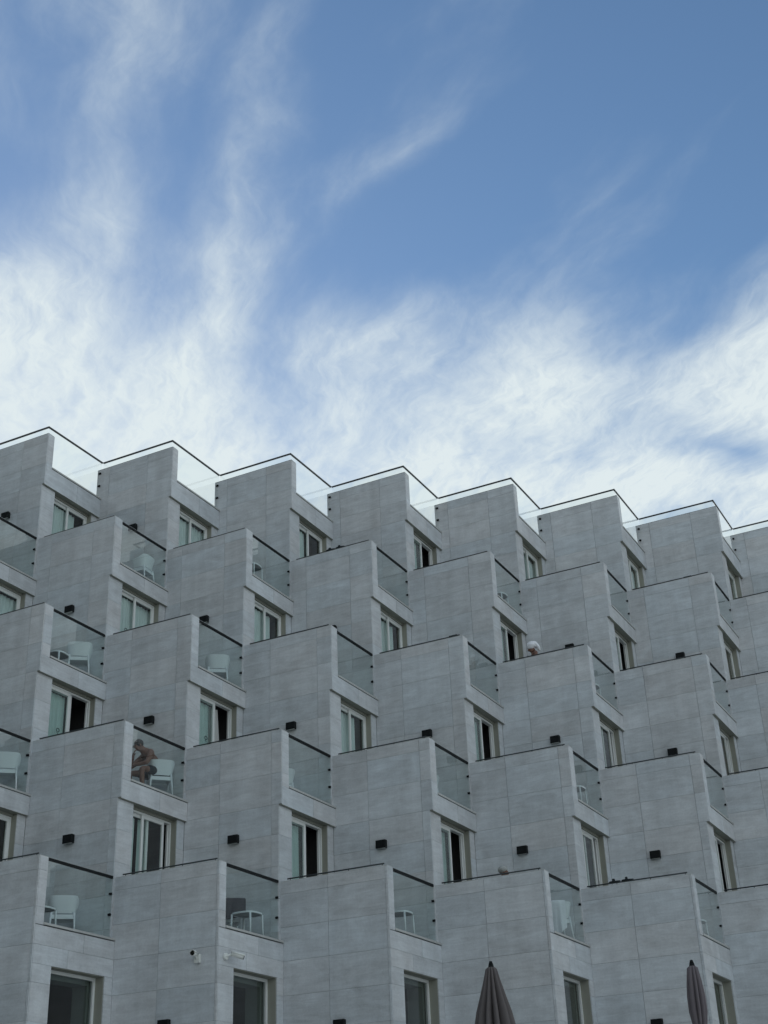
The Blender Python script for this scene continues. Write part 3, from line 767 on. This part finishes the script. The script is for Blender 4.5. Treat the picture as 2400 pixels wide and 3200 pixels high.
RV = {'h': ((0, 0, 0.62), (0.21, 0.23)), 'p': ((0, 0, 0.92), (0.145, 0.19)), 'w': ((0, 0, 1.08), (0.12, 0.155)), 'c': ((0.02, 0, 1.25), (0.128, 0.17)), 'n': ((0.02, 0, 1.34), (0.09, 0.14))}
skin('bath_towel', RV, [('h', 'p'), ('p', 'w'), ('w', 'c'), ('c', 'n')], wm, M_DTOWEL, root=1)
rw = Matrix.Rotation(math.radians(38), 3, 'Y')
tb = MB()
def twist(c, r, n_, tilt, seed):
    q0 = ell((0, 0, 0), (1, 1, 1), None, 22, 14)
    b0 = len(tb.v)
    for q in q0.v:
        v_ = Vector(q); ang_ = math.atan2(v_.y, v_.x)
        k_ = 1 + 0.07*math.sin(n_*ang_ + 5*v_.z + seed)
        tb.v.append(tuple(Vector(c) + tilt @ Vector((v_.x*r[0]*k_, v_.y*r[1]*k_, v_.z*r[2]*k_))))
    tb.f += [tuple(b0+i for i in f_) for f_ in q0.f]; tb.mi += q0.mi; tb.sm += q0.sm
twist(Vector(HW)+rw @ Vector((-0.045, 0, 0.062)), (0.125, 0.115, 0.098), 5, rw, 0.4)
twist(Vector(HW)+rw @ Vector((-0.13, 0.01, 0.03)), (0.075, 0.07, 0.085), 4, rw, 1.9)
twist(Vector(HW)+rw @ Vector((-0.15, 0.015, -0.075)), (0.045, 0.05, 0.10), 3, Matrix.Rotation(math.radians(20), 3, 'Y'), 2.7)
tb.obj('head_towel', wm, M_TOWEL)

# pale-haired person seated behind the lowest parapet
pp = bpy.data.objects.new('person', None); COL.objects.link(pp)
pp.location = O(1, 3)+Vector((0.42, 1.02, FLOOR+0.005)); pp.rotation_euler = (0, 0, math.radians(262))
tag(pp, 'pale-haired person sitting behind lowest row parapet, only the head showing', 'person')
V = {'pelvis': ((-0.05, 0, 0.55), (0.12, 0.16)), 'waist': ((-0.04, 0, 0.72), (0.10, 0.14)), 'chest': ((-0.02, 0, 0.92), (0.11, 0.155)), 'nape': ((0.0, 0, 1.06), (0.06, 0.09)),
     'lsh': ((-0.01, 0.17, 1.02), 0.058), 'lel': ((0.06, 0.22, 0.76), 0.042), 'lwr': ((0.26, 0.16, 0.66), 0.028), 'rsh': ((-0.01, -0.17, 1.02), 0.058), 'rel': ((0.06, -0.22, 0.76), 0.042), 'rwr': ((0.26, -0.16, 0.66), 0.028),
     'lhip': ((0.0, 0.10, 0.52), 0.09), 'lkn': ((0.42, 0.12, 0.50), 0.06), 'lan': ((0.40, 0.12, 0.09), 0.037), 'lto': ((0.54, 0.13, 0.035), 0.032),
     'rhip': ((0.0, -0.10, 0.52), 0.09), 'rkn': ((0.42, -0.12, 0.50), 0.06), 'ran': ((0.40, -0.12, 0.09), 0.037), 'rto': ((0.54, -0.13, 0.035), 0.032)}
HP = (0.04, 0.0, 1.25)
head_joints(V, E2 := [('pelvis', 'waist'), ('waist', 'chest'), ('chest', 'nape'), ('nape', 'lsh'), ('lsh', 'lel'), ('lel', 'lwr'), ('nape', 'rsh'), ('rsh', 'rel'), ('rel', 'rwr'),
      ('pelvis', 'lhip'), ('lhip', 'lkn'), ('lkn', 'lan'), ('lan', 'lto'), ('pelvis', 'rhip'), ('rhip', 'rkn'), ('rkn', 'ran'), ('ran', 'rto')], 'nape', (0.02, 0, 1.14), HP, (0.95, 0, -0.2))
hand(V, E2, 'l', 'lwr', (0.9, 0, -0.3), (0.2, 0, -0.9), 1); hand(V, E2, 'r', 'rwr', (0.9, 0, -0.3), (0.2, 0, -0.9), -1)
skin('body', V, E2, pp, M_SKIN2)
TV = {'p': ((-0.05, 0, 0.57), (0.135, 0.175)), 'w': ((-0.04, 0, 0.72), (0.118, 0.155)), 'c': ((-0.02, 0, 0.93), (0.126, 0.17)), 'n': ((-0.01, 0, 1.03), (0.09, 0.15))}
skin('shirt', TV, [('p', 'w'), ('w', 'c'), ('c', 'n')], pp, M_SHORT)
ell(Vector(HP)+Vector((-0.035, 0, 0.060)), (0.100, 0.098, 0.075), None, 20, 14, noise=0.05, seed=3).obj('hair', pp, M_HAT)
sb = MB(); sb.box(-0.24, 0.2, -0.22, 0.22, 0.40, 0.44)
for sx in (-0.2, 0.16):
    for sy in (-0.19, 0.19): sb.tube((sx, sy, 0.40), (sx*1.1, sy*1.1, 0), 0.02, 0.015)
so_ = sb.obj('stool', None, M_PLAST, loc=pp.location); so_.rotation_euler = pp.rotation_euler
tag(so_, 'white stool under the pale-haired seated person', 'stool')

# footwear left on parapets
def sandal(name, n, k, y, ln, yaw, label, x=0.10, lift=0.0):
    e = bpy.data.objects.new(name, None); COL.objects.link(e)
    e.location = O(n, k)+Vector((x, y, 0.0735 if lift == 0 else lift)); e.rotation_euler = (0, 0, yaw)
    tag(e, label, 'sandal', 'sandals left on the parapets')
    so2 = MB(); pts = []
    for i in range(20):
        a_ = 2*math.pi*i/20; w_ = 0.043*(1+0.22*math.cos(a_)); pts.append((ln/2*math.cos(a_), w_*math.sin(a_)))
    so2.grid([[(p[0], p[1], 0.0) for p in pts], [(p[0], p[1], 0.022) for p in pts]], closed=True)
    so2.face([(p[0], p[1], 0.022) for p in pts]); so2.face([(p[0], p[1], 0.0) for p in reversed(pts)])
    so2.obj('sole', e, M_SHORT)
    st = MB(); arc = [(0.02*ln/0.25, 0.045*math.cos(q), 0.02+0.055*math.sin(q)) for q in [math.pi*i/10 for i in range(11)]]
    st.grid([[(x_-0.018, y_, z_) for x_, y_, z_ in arc], [(x_+0.018, y_, z_) for x_, y_, z_ in arc]]); o2 = st.obj('strap', e, M_SHORT)
    o2.modifiers.new('s', 'SOLIDIFY').thickness = 0.006
    return e
sandal('sandal', 1, 4, 1.60, 0.25, math.radians(88), 'dark sandal on lowest row parapet, left one of the pair')
sandal('sandal', 1, 4, 1.33, 0.25, math.radians(94), 'dark sandal on lowest row parapet, right one of the pair')
sandal('sandal', 4, 1, 1.20, 0.26, math.radians(90), 'dark sandal on fourth row parapet, left one of two end to end')
sandal('sandal', 4, 1, 0.93, 0.26, math.radians(90), 'dark sandal on fourth row parapet, right one of two end to end')

# ------------------------------------------------------------------ parasols (closed)
def parasol(tip, height, label, prof, folds, mat, tie=None, seed=0):
    x, y, zt = tip; e = bpy.data.objects.new('parasol', None); COL.objects.link(e)
    e.location = (x, y, zt-height); tag(e, label, 'parasol', 'closed parasols on the deck')
    rnd = random.Random(seed); seg = 220; rws = []
    phs = [rnd.uniform(-0.25, 0.25) for _ in range(folds)]
    for (dz, r, amp) in prof:
        row = []
        for i in range(seg):
            a = 2*math.pi*i/seg
            w_ = abs(math.sin(a*folds/2 + 0.45*math.sin(a*2+seed) + 0.25*math.sin(a*3+2*seed) + 0.22*dz*math.sin(a+seed)))
            rr = r*(1 + amp*1.3*(w_**0.6 - 0.76))
            row.append((rr*math.cos(a + 0.10*dz*math.sin(seed+2)), rr*math.sin(a + 0.10*dz*math.sin(seed+2)), height-dz))
        rws.append(row)
    mb = MB(); mb.grid(rws, closed=True, flip=True); mb.obj('canopy', e, mat)
    f = MB(); f.tube((0, 0, height-0.125), (0, 0, height-0.06), 0.055, 0.042, 12); f.tube((0, 0, height-0.06), (0, 0, height), 0.042, 0.022, 12); f.obj('finial', e, M_BLACK)
    p_ = MB(); p_.tube((0, 0, 0.08), (0, 0, height-0.12), 0.024, 0.024, 10); p_.obj('pole', e, M_STEEL)
    b_ = MB(); b_.tube((0, 0, 0.0), (0, 0, 0.07), 0.30, 0.28, 24); b_.obj('base', e, M_BLACK)
    if tie:
        ring = [(tie[1]*math.cos(2*math.pi*i/24), tie[1]*math.sin(2*math.pi*i/24), height-tie[0]) for i in range(25)]
        t_ = MB(); t_.path(ring, 0.012, 6); t_.obj('tie_strap', e, M_SHORT)
    return e
T1 = CAMP + (Vector((4.9, -6.12, -1.8))-CAMP)*0.955
T2 = CAMP + (Vector((7.24, -9.05, -1.8))-CAMP)*0.955
parasol(T1, T1.z-DECK, 'brown-grey closed parasol hanging loose in a wide cone',
        [(0.10, 0.062, 0.1), (0.13, 0.088, 0.35), (0.3, 0.122, 0.5), (0.6, 0.195, 0.6), (0.8, 0.245, 0.66), (1.0, 0.285, 0.6), (1.2, 0.335, 0.66), (1.4, 0.375, 0.6), (1.75, 0.44, 0.6)], 11, M_PARA, seed=1)
parasol(T2, T2.z-DECK, 'mauve-grey closed parasol tied in at the waist',
        [(0.10, 0.05, 0.1), (0.13, 0.085, 0.3), (0.35, 0.115, 0.4), (0.6, 0.135, 0.5), (0.85, 0.135, 0.5), (1.05, 0.11, 0.4), (1.12, 0.102, 0.35), (1.2, 0.13, 0.5), (1.4, 0.19, 0.6), (1.7, 0.26, 0.7)], 8, M_PARA2, tie=(1.12, 0.108), seed=4)
